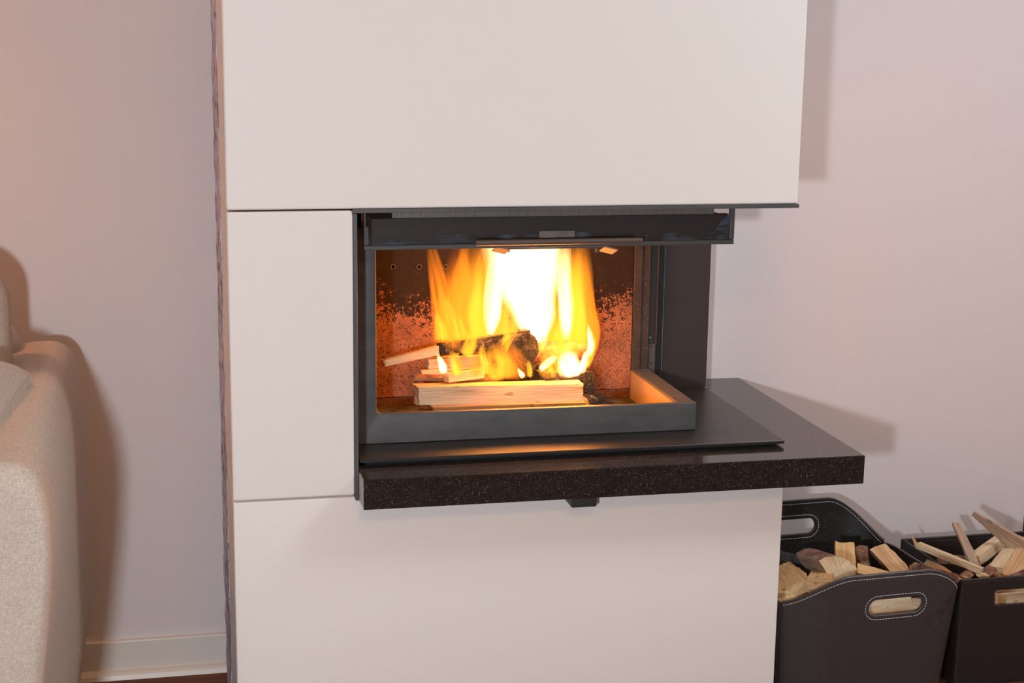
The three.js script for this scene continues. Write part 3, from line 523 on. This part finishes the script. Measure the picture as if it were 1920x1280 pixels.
// ---------------------------------------------------------------- leather baskets
function stitches(pts, mat, parent, len = 0.0042, gap = 0.0022, r = 0.0007) { // pts: dense Vector3 path on the surface
  const gs = []; let acc = 0, st = pts[0].clone();
  for (let i = 1; i < pts.length; i++) { const d = pts[i].distanceTo(pts[i - 1]); acc += d; if (acc >= len + gap) { const e = st.clone().lerp(pts[i], len / (len + gap)); gs.push(cyl(st.toArray(), e.toArray(), r, r, 5)); st = pts[i].clone(); acc = 0; } }
  const m = mesh('stitching', mergeGeometries(gs), mat, parent); m.userData.kind = 'stuff'; m.userData.label = 'pale thread stitching'; return m;
}
{
  // plan: rounded rectangle, walked by arc length from the middle of the left side, front comes second
  const Bw = 0.219, Bd = 0.225, R = 0.12, H0 = 0.345, cx = 1.306, cz = -0.268;
  const t = thing('leather_basket', 'dark brown leather log basket with curved rim and white stitching', 'basket', [cx, 0, cz]);
  t.rotation.y = 0.06;
  const seg = [2 * (Bd - R), Math.PI / 2 * R, 2 * (Bw - R), Math.PI / 2 * R], half = seg.reduce((a, b) => a + b), PER = 2 * half - 0;
  const walk = (s) => { // counter-clockwise seen from above: left side (going +z), front (+x), right (-z), back (-x)
    s = ((s % PER) + PER) % PER; const sgn = s >= half ? -1 : 1; if (s >= half) s -= half; let x, z, nx, nz;
    if (s < seg[0]) { x = -Bw; z = -(Bd - R) + s; nx = -1; nz = 0; }
    else if (s < seg[0] + seg[1]) { const a = (s - seg[0]) / R; x = -Bw + R - R * Math.cos(a); z = Bd - R + R * Math.sin(a); nx = -Math.cos(a); nz = Math.sin(a); }
    else if (s < seg[0] + seg[1] + seg[2]) { x = -Bw + R + (s - seg[0] - seg[1]); z = Bd; nx = 0; nz = 1; }
    else { const a = (s - seg[0] - seg[1] - seg[2]) / R; x = Bw - R + R * Math.sin(a); z = Bd - R + R * Math.cos(a); nx = Math.sin(a); nz = Math.cos(a); }
    return [x * sgn, z * sgn, nx * sgn, nz * sgn];
  };
  const sF = seg[0] + seg[1] + seg[2] / 2, sB = sF + half;                  // middle of front and back
  const map = (s, h, off) => { const [x, z, nx, nz] = walk(s), k = lerp(0.86, 1, clamp(h / 0.33)); return new THREE.Vector3(x * k + nx * off, h, z * k + nz * off); };
  const rim = (s, high) => { const d = Math.abs(s); return lerp(high, 0.272, ss(0.085, 0.26, d)); };
  const SPAN = half / 2, TH = 0.006;
  function panel(name, sc, s0, s1, high, hole, holeH) {
    const sh = new THREE.Shape(); sh.moveTo(s0, 0.004); sh.lineTo(s1, 0.004); for (let i = 0; i <= 60; i++) { const s = lerp(s1, s0, i / 60); sh.lineTo(s, rim(s, high)); } sh.lineTo(s0, 0.004);
    const stad = (grow) => { const p = []; const hw = 0.0455, r = 0.0178 + grow; for (let i = 0; i <= 14; i++) { const a = -Math.PI / 2 + Math.PI * i / 14; p.push([hole + hw + r * Math.cos(a), holeH + r * Math.sin(a)]); } for (let i = 0; i <= 14; i++) { const a = Math.PI / 2 + Math.PI * i / 14; p.push([hole - hw + r * Math.cos(a), holeH + r * Math.sin(a)]); } return p; };
    if (hole !== undefined) sh.holes.push(new THREE.Path(stad(0).map((p) => new THREE.Vector2(...p)).reverse()));
    let g = new THREE.ExtrudeGeometry(sh, { depth: TH, bevelEnabled: true, bevelSize: 0.0012, bevelThickness: 0.0012, bevelOffset: -0.0012, bevelSegments: 1 });
    g.deleteAttribute('normal'); g = new TessellateModifier(0.02, 7).modify(g);
    const p = g.attributes.position, uv = new Float32Array(p.count * 2);
    const outer = { p: [], uv: [] }, inner = { p: [], uv: [] };
    for (let i = 0; i < p.count; i += 3) {
      const zm = (p.getZ(i) + p.getZ(i + 1) + p.getZ(i + 2)) / 3, o = zm < 0.0008 ? inner : outer;
      for (const k of [0, 1, 2]) { const s = p.getX(i + k), h = p.getY(i + k), v = map(sc + s, h, p.getZ(i + k) - TH); o.p.push(v.x, v.y, v.z); o.uv.push(s * 5, h * 5); }
    }
    const mo = mesh(name, toGeo(outer, 0.6), M.leather, t); mesh('lining', toGeo(inner, 0.6), M.leatherIn, mo);
    const path = []; const f = (s, h, off) => path.push(map(sc + s, h, off));
    for (let i = 0; i <= 900; i++) { const s = lerp(s0 + 0.004, s1 - 0.004, i / 900); f(s, rim(s, high) - 0.0085, 0.0016); }
    stitches(path, M.thread, mo); 
    const pin = path.length; const inn = []; for (let i = 0; i <= 900; i++) { const s = lerp(s0 + 0.004, s1 - 0.004, i / 900); inn.push(map(sc + s, rim(s, high) - 0.0085, -TH - 0.0017)); } stitches(inn, M.thread, mo, 0.004, 0.0024, 0.0006);
    if (hole !== undefined) for (const off of [0.0016, -TH - 0.0017]) { const c = new THREE.CatmullRomCurve3([...stad(0.0085), stad(0.0085)[0]].map(([a, b]) => new THREE.Vector3(a, b, 0)), false, 'centripetal').getSpacedPoints(420).map((v) => map(sc + v.x, v.y, off)); stitches(c, M.thread, mo, 0.004, 0.0022, 0.0007); }
  }
  const eF = seg[2] / 2 + seg[1] * 0.72, eS = half / 2 - eF; // panels meet on the rounded corners
  panel('front_panel', sF, -eF, eF - 0.001, 0.345, 0.022, 0.270);
  panel('back_panel', sB, -eF, eF - 0.001, 0.365, 0.006, 0.302);
  const side = (sc) => { const keep = rim; const sh = { p: [], uv: [] }; const n = 24, m = 16; const row = (i, j, off) => map(sc + lerp(-eS, eS, i / n), lerp(0.004, 0.272, j / m), off); for (const off of [-0.001, -0.006]) for (let i = 0; i < n; i++) for (let j = 0; j < m; j++) { const a = row(i, j, off), b = row(i + 1, j, off), c = row(i + 1, j + 1, off), d = row(i, j + 1, off); for (const [v, x, y] of off > -0.003 ? [[a, i, j], [b, i + 1, j], [c, i + 1, j + 1], [a, i, j], [c, i + 1, j + 1], [d, i, j + 1]] : [[a, i, j], [c, i + 1, j + 1], [b, i + 1, j], [a, i, j], [d, i, j + 1], [c, i + 1, j + 1]]) { sh.p.push(v.x, v.y, v.z); sh.uv.push(x * 0.06, y * 0.06); } } for (let i = 0; i < n; i++) { const a = row(i, m, -0.001), b = row(i + 1, m, -0.001), c = row(i + 1, m, -0.006), d = row(i, m, -0.006); for (const v of [a, b, c, a, c, d]) { sh.p.push(v.x, v.y, v.z); sh.uv.push(0, 0); } } return toGeo(sh, 0.6); };
  mesh('side_gusset', side(sF + half / 2), M.leather, t); mesh('side_gusset', side(sF - half / 2), M.leather, t);
  { const s = new THREE.Shape(); for (let i = 0; i < 80; i++) { const v = map(i / 80 * PER, 0, -TH); i ? s.lineTo(v.x, -v.z) : s.moveTo(v.x, -v.z); } const g = new THREE.ExtrudeGeometry(s, { depth: 0.005, bevelEnabled: false }); g.rotateX(-Math.PI / 2); g.translate(0, 0.0005, 0); mesh('base', g, M.leather, t); }
  for (const sc of [sF - eF, sF + eF, sB - eF, sB + eF]) { const pts = []; for (let i = 0; i <= 20; i++) pts.push(map(sc, lerp(0.006, 0.268, i / 20), 0.0012)); mesh('corner_piping', new THREE.TubeGeometry(new THREE.CatmullRomCurve3(pts), 24, 0.0028, 6), M.leather, t); }
}
{
  const x0 = 1.578, x1 = 1.95, z0 = -0.505, z1 = -0.215, H = 0.25, w = 0.008;
  const t = thing('leather_box', 'black rectangular leather log box beside the curved basket', 'basket', [(x0 + x1) / 2, 0, (z0 + z1) / 2]);
  const hx = (x1 - x0) / 2, hz = (z1 - z0) / 2;
  const hole = P(1866, 1107, { z: z1 }), hb = P(1866, 1135, { z: z1 });
  const front = () => { const s = new THREE.Shape([[-hx, 0.001], [hx, 0.001], [hx, H], [-hx, H]].map((p) => new THREE.Vector2(...p))), h = new THREE.Path(), a = hole.x - t.position.x, b = -a > 0 ? Math.max(-a, 0.05) : 0.16, y0 = hb.y, y1 = hole.y, r = 0.006; h.moveTo(a + r, y0); h.lineTo(a + 0.13 - r, y0); h.absarc(a + 0.13 - r, y0 + r, r, -Math.PI / 2, 0); h.absarc(a + 0.13 - r, y1 - r, r, 0, Math.PI / 2); h.absarc(a + r, y1 - r, r, Math.PI / 2, Math.PI); h.absarc(a + r, y0 + r, r, Math.PI, 1.5 * Math.PI); s.holes.push(h); const g = new THREE.ExtrudeGeometry(s, { depth: w - 0.003, bevelEnabled: true, bevelSize: 0.0015, bevelThickness: 0.0015, bevelOffset: -0.0015, bevelSegments: 2 }); g.translate(0, 0, hz - w + 0.0015); return boxUV(g, 0.25); };
  mesh('front_panel', front(), M.leatherBox, t);
  mesh('back_panel', bx(-hx, hx, 0.001, H, -hz, -hz + w, 0.0015, 0.25), M.leatherBox, t);
  mesh('side_panel', bx(-hx, -hx + w, 0.001, H, -hz + w + 0.0003, hz - w - 0.0003, 0.0015, 0.25), M.leatherBox, t);
  mesh('side_panel', bx(hx - w, hx, 0.001, H, -hz + w + 0.0003, hz - w - 0.0003, 0.0015, 0.25), M.leatherBox, t);
  mesh('base', bx(-hx + w + 0.0003, hx - w - 0.0003, 0.001, 0.009, -hz + w + 0.0003, hz - w - 0.0003), M.leatherBox, t);
  const line = (a, b) => { const r = []; for (let i = 0; i <= 400; i++) r.push(new THREE.Vector3(...a).lerp(new THREE.Vector3(...b), i / 400)); return r; };
  stitches(line([-hx + 0.004, H - 0.006, hz + 0.0006], [hx, H - 0.006, hz + 0.0006]), M.threadDark, t); stitches(line([-hx + 0.005, 0.02, hz + 0.0006], [-hx + 0.005, H - 0.01, hz + 0.0006]), M.threadDark, t);
  stitches(line([-hx + 0.01, H - 0.008, -hz + w + 0.0006], [hx - 0.01, H - 0.008, -hz + w + 0.0006]), M.threadDark, t);
}

// firewood in the curved basket
const BG = 'split firewood in the curved basket';
const bl = (label, o) => log('firewood_log', label, o, BG);
bl('split log at the left of the curved basket, against the surround', { a: px(1490, 1112, -0.14), b: px(1452, 1078, -0.33), r: 0.042, prof: 'half', seed: 41, wood: M.woodGold, roll: 2.75 });
bl('big split log with broad pale rounded end face', { a: px(1574, 1062, -0.16), b: px(1528, 1046, -0.30), r: 0.05, prof: 'quarter', seed: 42, wood: M.woodGrey, end: M.woodPale, roll: 1.1, rough: 0.04 });
bl('small square block of wood in front of the big pale log', { a: px(1535, 1098, -0.11), b: px(1545, 1082, -0.2), r: 0.024, prof: 'block', seed: 43, wood: M.woodGold, end: M.woodTan });
bl('orange brown split log standing behind the big pale log', { a: px(1588, 1090, -0.26), b: px(1584, 1020, -0.33), r: 0.022, prof: 'block', seed: 44, wood: M.woodGold });
bl('short round log with reddish bark between two split logs', { a: px(1622, 1085, -0.28), b: px(1612, 1024, -0.32), r: 0.0165, prof: 'round', seed: 45, bark: M.bark, end: M.bark, rough: 0.04 });
bl('wedge log with ragged ridge leaning to the right', { a: px(1712, 1092, -0.20), b: px(1645, 1026, -0.31), r: 0.034, prof: 'wedge', seed: 46, wood: M.woodTan, roll: 3.5, rough: 0.12 });
bl('long yellow wedge log lying behind the front rim', { a: px(1604, 1072, -0.17), b: px(1722, 1098, -0.12), r: 0.034, prof: 'wedge', seed: 47, wood: M.woodGold, roll: 2.6, taper: [1.05, 0.7] });
bl('split log with red bark edge lying at right of the basket', { a: px(1706, 1066, -0.19), b: px(1792, 1092, -0.15), r: 0.034, prof: 'half', seed: 48, wood: M.woodGold, roll: 2.7 });
bl('half round split log end near the right rim', { a: px(1772, 1080, -0.16), b: px(1742, 1064, -0.33), r: 0.036, prof: 'wedge', seed: 49, wood: M.woodTan, end: M.woodTan, roll: 3.0 });
bl('pale split log lying along the front rim at left', { a: px(1532, 1128, -0.10), b: px(1612, 1094, -0.10), r: 0.024, prof: 'slab', seed: 50, wood: M.woodPale, flat: 1.9 });
bl('bark covered log seen through the front handle hole', { a: px(1612, 1150, -0.10), b: px(1712, 1140, -0.105), r: 0.032, prof: 'half', seed: 51, wood: M.woodPale, roll: 4.1 });
bl('pale split log end seen at right in the front handle hole', { a: px(1722, 1140, -0.09), b: px(1735, 1135, -0.24), r: 0.026, prof: 'block', seed: 52, wood: M.woodPale, end: M.woodPale });
bl('dark sooty branch at back left of the curved basket', { a: px(1440, 1045, -0.36), b: px(1530, 1070, -0.34), r: 0.023, prof: 'round', seed: 53, bark: M.darkBark, end: M.darkBark });
// lower layer that carries them
{ const r = rng(9); for (let k = 0; k < 6; k++) { const i = k % 3, j = Math.floor(k / 3), y = 0.05 + j * 0.09; bl('split log deep in the curved basket under the top layer', { a: [1.17 + 0.01 * j, y, -0.14 - i * 0.12 - 0.01 * j], b: [1.42 - 0.01 * j, y + 0.008, -0.15 - i * 0.12 - 0.01 * j], r: 0.05, prof: ['wedge', 'quarter', 'half'][k % 3], seed: 60 + k, wood: [M.woodTan, M.woodGold, M.woodPale][i], roll: r() * 6 }); } }

// kindling in the box
const KG = 'kindling in the leather box';
const kd = (label, o) => log('kindling_stick', label, o, KG, 'stick');
kd('long pale kindling stick lying diagonally across the box', { a: px(1721, 1021, -0.40), b: px(1842, 1070, -0.27), r: 0.0085, prof: 'stick', seed: 71, wood: M.woodPale, rough: 0.05 });
kd('thin splinter sticking up at the left end of the long pale stick', { a: px(1721, 1026, -0.40), b: px(1708, 1001, -0.41), r: 0.005, prof: 'stick', seed: 72, wood: M.woodTan, taper: [1, 0.15] });
kd('flat pointed splinter standing upright in the box', { a: px(1827, 1062, -0.33), b: px(1791, 979, -0.42), r: 0.0155, prof: 'slab', seed: 73, wood: M.woodGrey, taper: [0.8, 0.55], rough: 0.16 });
kd('weathered pointed board rising out of the box to the left', { a: px(1918, 1028, -0.36), b: px(1824, 961, -0.42), r: 0.02, prof: 'slab', seed: 74, wood: M.woodGrey, taper: [1.15, 0.3], rough: 0.08, roll: 1.35, flat: 1.3 });
kd('pale split stick lying under the weathered board', { a: px(1826, 1050, -0.37), b: px(1884, 1008, -0.45), r: 0.0145, prof: 'stick', seed: 75, wood: M.woodPale, rough: 0.06 });
kd('broad pale split stick with grey streaks near the front', { a: px(1868, 1072, -0.30), b: px(1902, 1024, -0.40), r: 0.0155, prof: 'stick', seed: 76, wood: M.woodPale, rough: 0.06 });
kd('tan split board leaning at the right of the box', { a: px(1896, 1086, -0.28), b: px(1932, 1012, -0.38), r: 0.02, prof: 'slab', seed: 77, wood: M.woodTan, flat: 1.3 });
kd('tan chunk behind the front edge of the box', { a: px(1842, 1082, -0.26), b: px(1866, 1062, -0.34), r: 0.017, prof: 'wedge', seed: 78, wood: M.woodTan });
kd('small splintered chunk at left behind the front edge', { a: px(1806, 1086, -0.26), b: px(1828, 1064, -0.33), r: 0.015, prof: 'wedge', seed: 79, wood: M.woodGrey });
kd('chunk with red bark at the back of the box', { a: px(1758, 1046, -0.44), b: px(1815, 1050, -0.42), r: 0.017, prof: 'half', seed: 80, wood: M.woodTan });
kd('tan piece in the front right of the box', { a: px(1900, 1086, -0.25), b: px(1940, 1070, -0.26), r: 0.016, prof: 'wedge', seed: 81, wood: M.woodTan });
kd('pale stick lying behind the box handle hole', { a: px(1880, 1124, -0.245), b: px(1960, 1116, -0.25), r: 0.014, prof: 'stick', seed: 82, wood: M.woodPale });
kd('short tan stick end at left in the box handle hole', { a: px(1862, 1122, -0.25), b: px(1892, 1120, -0.29), r: 0.012, prof: 'stick', seed: 83, wood: M.woodTan });
{ const r = rng(19); for (let k = 0; k < 5; k++) { const i = k % 5, j = 1, y = 0.1; kd('kindling stick deep in the box under the top layer', { a: [1.61, y, -0.26 - i * 0.05], b: [1.92, y + 0.01, -0.262 - i * 0.05], r: 0.025, prof: ['stick', 'wedge', 'stick', 'block', 'wedge'][i], seed: 90 + k, wood: [M.woodTan, M.woodPale, M.woodGrey][k % 3], roll: r() * 3, flat: 1.3 }); } }

// ---------------------------------------------------------------- sofa
{
  const t = thing('sofa', 'beige grey fabric sofa with rounded padded arm by the wall', 'sofa');
  const soft = (g, s = 0.18) => boxUV(toCreasedNormals(g, 0.9), s);
  // arm: rounded section pushed from back to front, foot drawn in
  const arm = (xi, xo, name) => {
    const dir = Math.sign(xo - xi), w = Math.abs(xo - xi), sh = new THREE.Shape(), top = 0.80, r = 0.085;
    sh.moveTo(0.02, 0.05); sh.lineTo(w - 0.03, 0.05); sh.quadraticCurveTo(w - 0.004, 0.055, w, 0.12); sh.lineTo(w, top - 0.17); sh.bezierCurveTo(w, top - 0.05, w - 0.012, top, w - 0.062, top); sh.bezierCurveTo(0.05, top, 0, top - 0.03, 0, top - 0.12); sh.lineTo(0, 0.07); sh.lineTo(0.02, 0.05);
    const out = sh.getSpacedPoints(120).slice(0, -1), K = out.length, c = new THREE.Vector2(w / 2, 0.43), z0 = -0.505, z1 = 0.475, b = 0.035, rings = [];
    const ring = (inset, k, z) => rings.push(out.map((p) => { const d = p.clone().sub(c), q = c.clone().addScaledVector(d, k); const l = d.length(); return [q.x - d.x / l * inset, q.y - d.y / l * inset, z]; }));
    for (let q = 1; q < 8; q++) ring(b, q / 8, z0 - 0.002 + 0.002 * q / 8);
    for (let q = 0; q <= 6; q++) { const a = q / 6 * Math.PI / 2; ring(b * (1 - Math.sin(a)), 1, z0 + b * (1 - Math.cos(a))); }
    for (let q = 1; q < 26; q++) ring(0, 1, lerp(z0 + b, z1 - b, q / 26));
    for (let q = 6; q >= 0; q--) { const a = q / 6 * Math.PI / 2; ring(b * (1 - Math.sin(a)), 1, z1 - b * (1 - Math.cos(a))); }
    for (let q = 7; q >= 1; q--) ring(b, q / 8, z1 + 0.006 * (1 - q / 8));
    const pos = [], idx = [];
    for (const r0 of rings) for (let [x, y, z] of r0) {
      const f = x / w, low = ss(0.55, 0.02, y);
      x -= f * (0.03 * ss(0.3, 0.02, y) + 0.062 * ss(0.72, 0.1, y) * ss(-0.25, 0.46, z)); z -= 0.02 * low * ss(0.2, 0.47, z); y += 0.006 * Math.sin(z * 5 + 1) * ss(0.6, 0.8, y);
      pos.push(dir < 0 ? -x : x, y, z);
    }
    for (let i = 0; i < rings.length - 1; i++) for (let k = 0; k < K; k++) { const a = i * K + k, b2 = i * K + (k + 1) % K, d2 = a + K, e2 = b2 + K; dir < 0 ? idx.push(a, e2, b2, a, d2, e2) : idx.push(a, b2, e2, a, e2, d2); }
    for (const [r0, fl] of [[0, false], [rings.length - 1, true]]) for (let k = 1; k < K - 1; k++) { const a = r0 * K; (fl !== dir < 0) ? idx.push(a, a + k, a + k + 1) : idx.push(a, a + k + 1, a + k); }
    let g = new THREE.BufferGeometry(); g.setAttribute('position', new THREE.Float32BufferAttribute(pos, 3)); g.setIndex(idx);
    g.translate(xi, 0, 0); g.computeVertexNormals(); return mesh(name, boxUV(g, 0.1), M.sofa, t);
  };
  arm(-0.48, -0.279, 'arm'); arm(-1.95, -2.151, 'arm');
  mesh('frame', boxUV(new RoundedBoxGeometry(1.47, 0.26, 0.9, 4, 0.03).translate(-1.2125, 0.2, -0.03), 0.1), M.sofa, t);
  mesh('back_frame', boxUV(new RoundedBoxGeometry(1.54, 0.75, 0.14, 5, 0.055).translate(-1.165, 0.475, -0.43), 0.1), M.sofa, t);
  const pad = (w, h, d, puff, seg = 26) => { // puffed cushion
    const g = new THREE.BoxGeometry(w, h, d, seg, seg, 6), p = g.attributes.position;
    for (let i = 0; i < p.count; i++) { const u = 2 * p.getX(i) / w, v = 2 * p.getY(i) / h, q = 2 * p.getZ(i) / d, e = Math.pow(Math.max(0, (1 - Math.pow(Math.abs(u), 4)) * (1 - Math.pow(Math.abs(v), 4))), 0.45); p.setZ(i, q * d / 2 * (0.12 + (0.88 + puff) * e)); p.setX(i, p.getX(i) * (1 - 0.03 * (1 - v * v) * Math.abs(u))); p.setY(i, p.getY(i) * (1 - 0.03 * (1 - u * u) * Math.abs(v))); }
    g.computeVertexNormals(); return boxUV(g, 0.1);
  };
  for (const x of [-0.79, -1.585]) {
    const sc = mesh('seat_cushion', boxUV(new RoundedBoxGeometry(0.735, 0.16, 0.8, 6, 0.05).translate(x + (x > -1 ? -0.07 : 0), 0.415, 0.06), 0.1), M.sofa, t);
    const b = mesh('back_cushion', boxUV(new RoundedBoxGeometry(0.75, 0.52, 0.2, 8, 0.085), 0.1), M.sofa, t); b.position.set(x + (x > -1 ? 0.021 : 0.0), 0.735, -0.25); b.rotation.x = -0.12;
  }
  for (const [x, z] of [[-0.36, 0.36], [-0.36, -0.4], [-2.06, 0.36], [-2.06, -0.4]]) mesh('leg', cyl([x, 0, z], [x, 0.06, z], 0.018, 0.025, 14), M.blackSteel, t);
  const tip = P(58, 708, { z: -0.03 }), e2 = new THREE.Vector3(-0.05, -0.03, 0.6).normalize(), e1 = new THREE.Vector3(-1, -0.1, -0.12); e1.addScaledVector(e2, -e1.dot(e2)).normalize();
  const e3 = new THREE.Vector3().crossVectors(e1, e2).negate(), S = 0.44, mid = tip.clone().addScaledVector(e1, S / 2).addScaledVector(e2, S / 2);
  const c = thing('cushion', 'light grey woven throw cushion leaning in the sofa corner', 'cushion', mid.toArray());
  mesh('cover', pad(S, S, 0.15, 0), M.cushion, c);
  c.quaternion.setFromRotationMatrix(new THREE.Matrix4().makeBasis(e1.clone().negate(), e2.clone().negate(), new THREE.Vector3().crossVectors(e1, e2)));
}
{ // fire irons stand, only its edge reaches the picture
  const p = P(1921, 1000, { z: -0.56 });
  const t = thing('fire_iron_stand', 'black fire iron stand at the far side of the log box', 'fire irons', [p.x, 0, -0.56]);
  mesh('base', cyl([0, 0, 0], [0, 0.012, 0], 0.042, 0.038, 24), M.blackSteel, t);
  mesh('rod', cyl([0, 0.012, 0], [0, 0.33, 0], 0.005), M.blackSteel, t);
  mesh('knob', new THREE.SphereGeometry(0.0062, 16, 12).translate(0, 0.332, 0), M.blackSteel, t);
}

renderer.render(scene, camera);
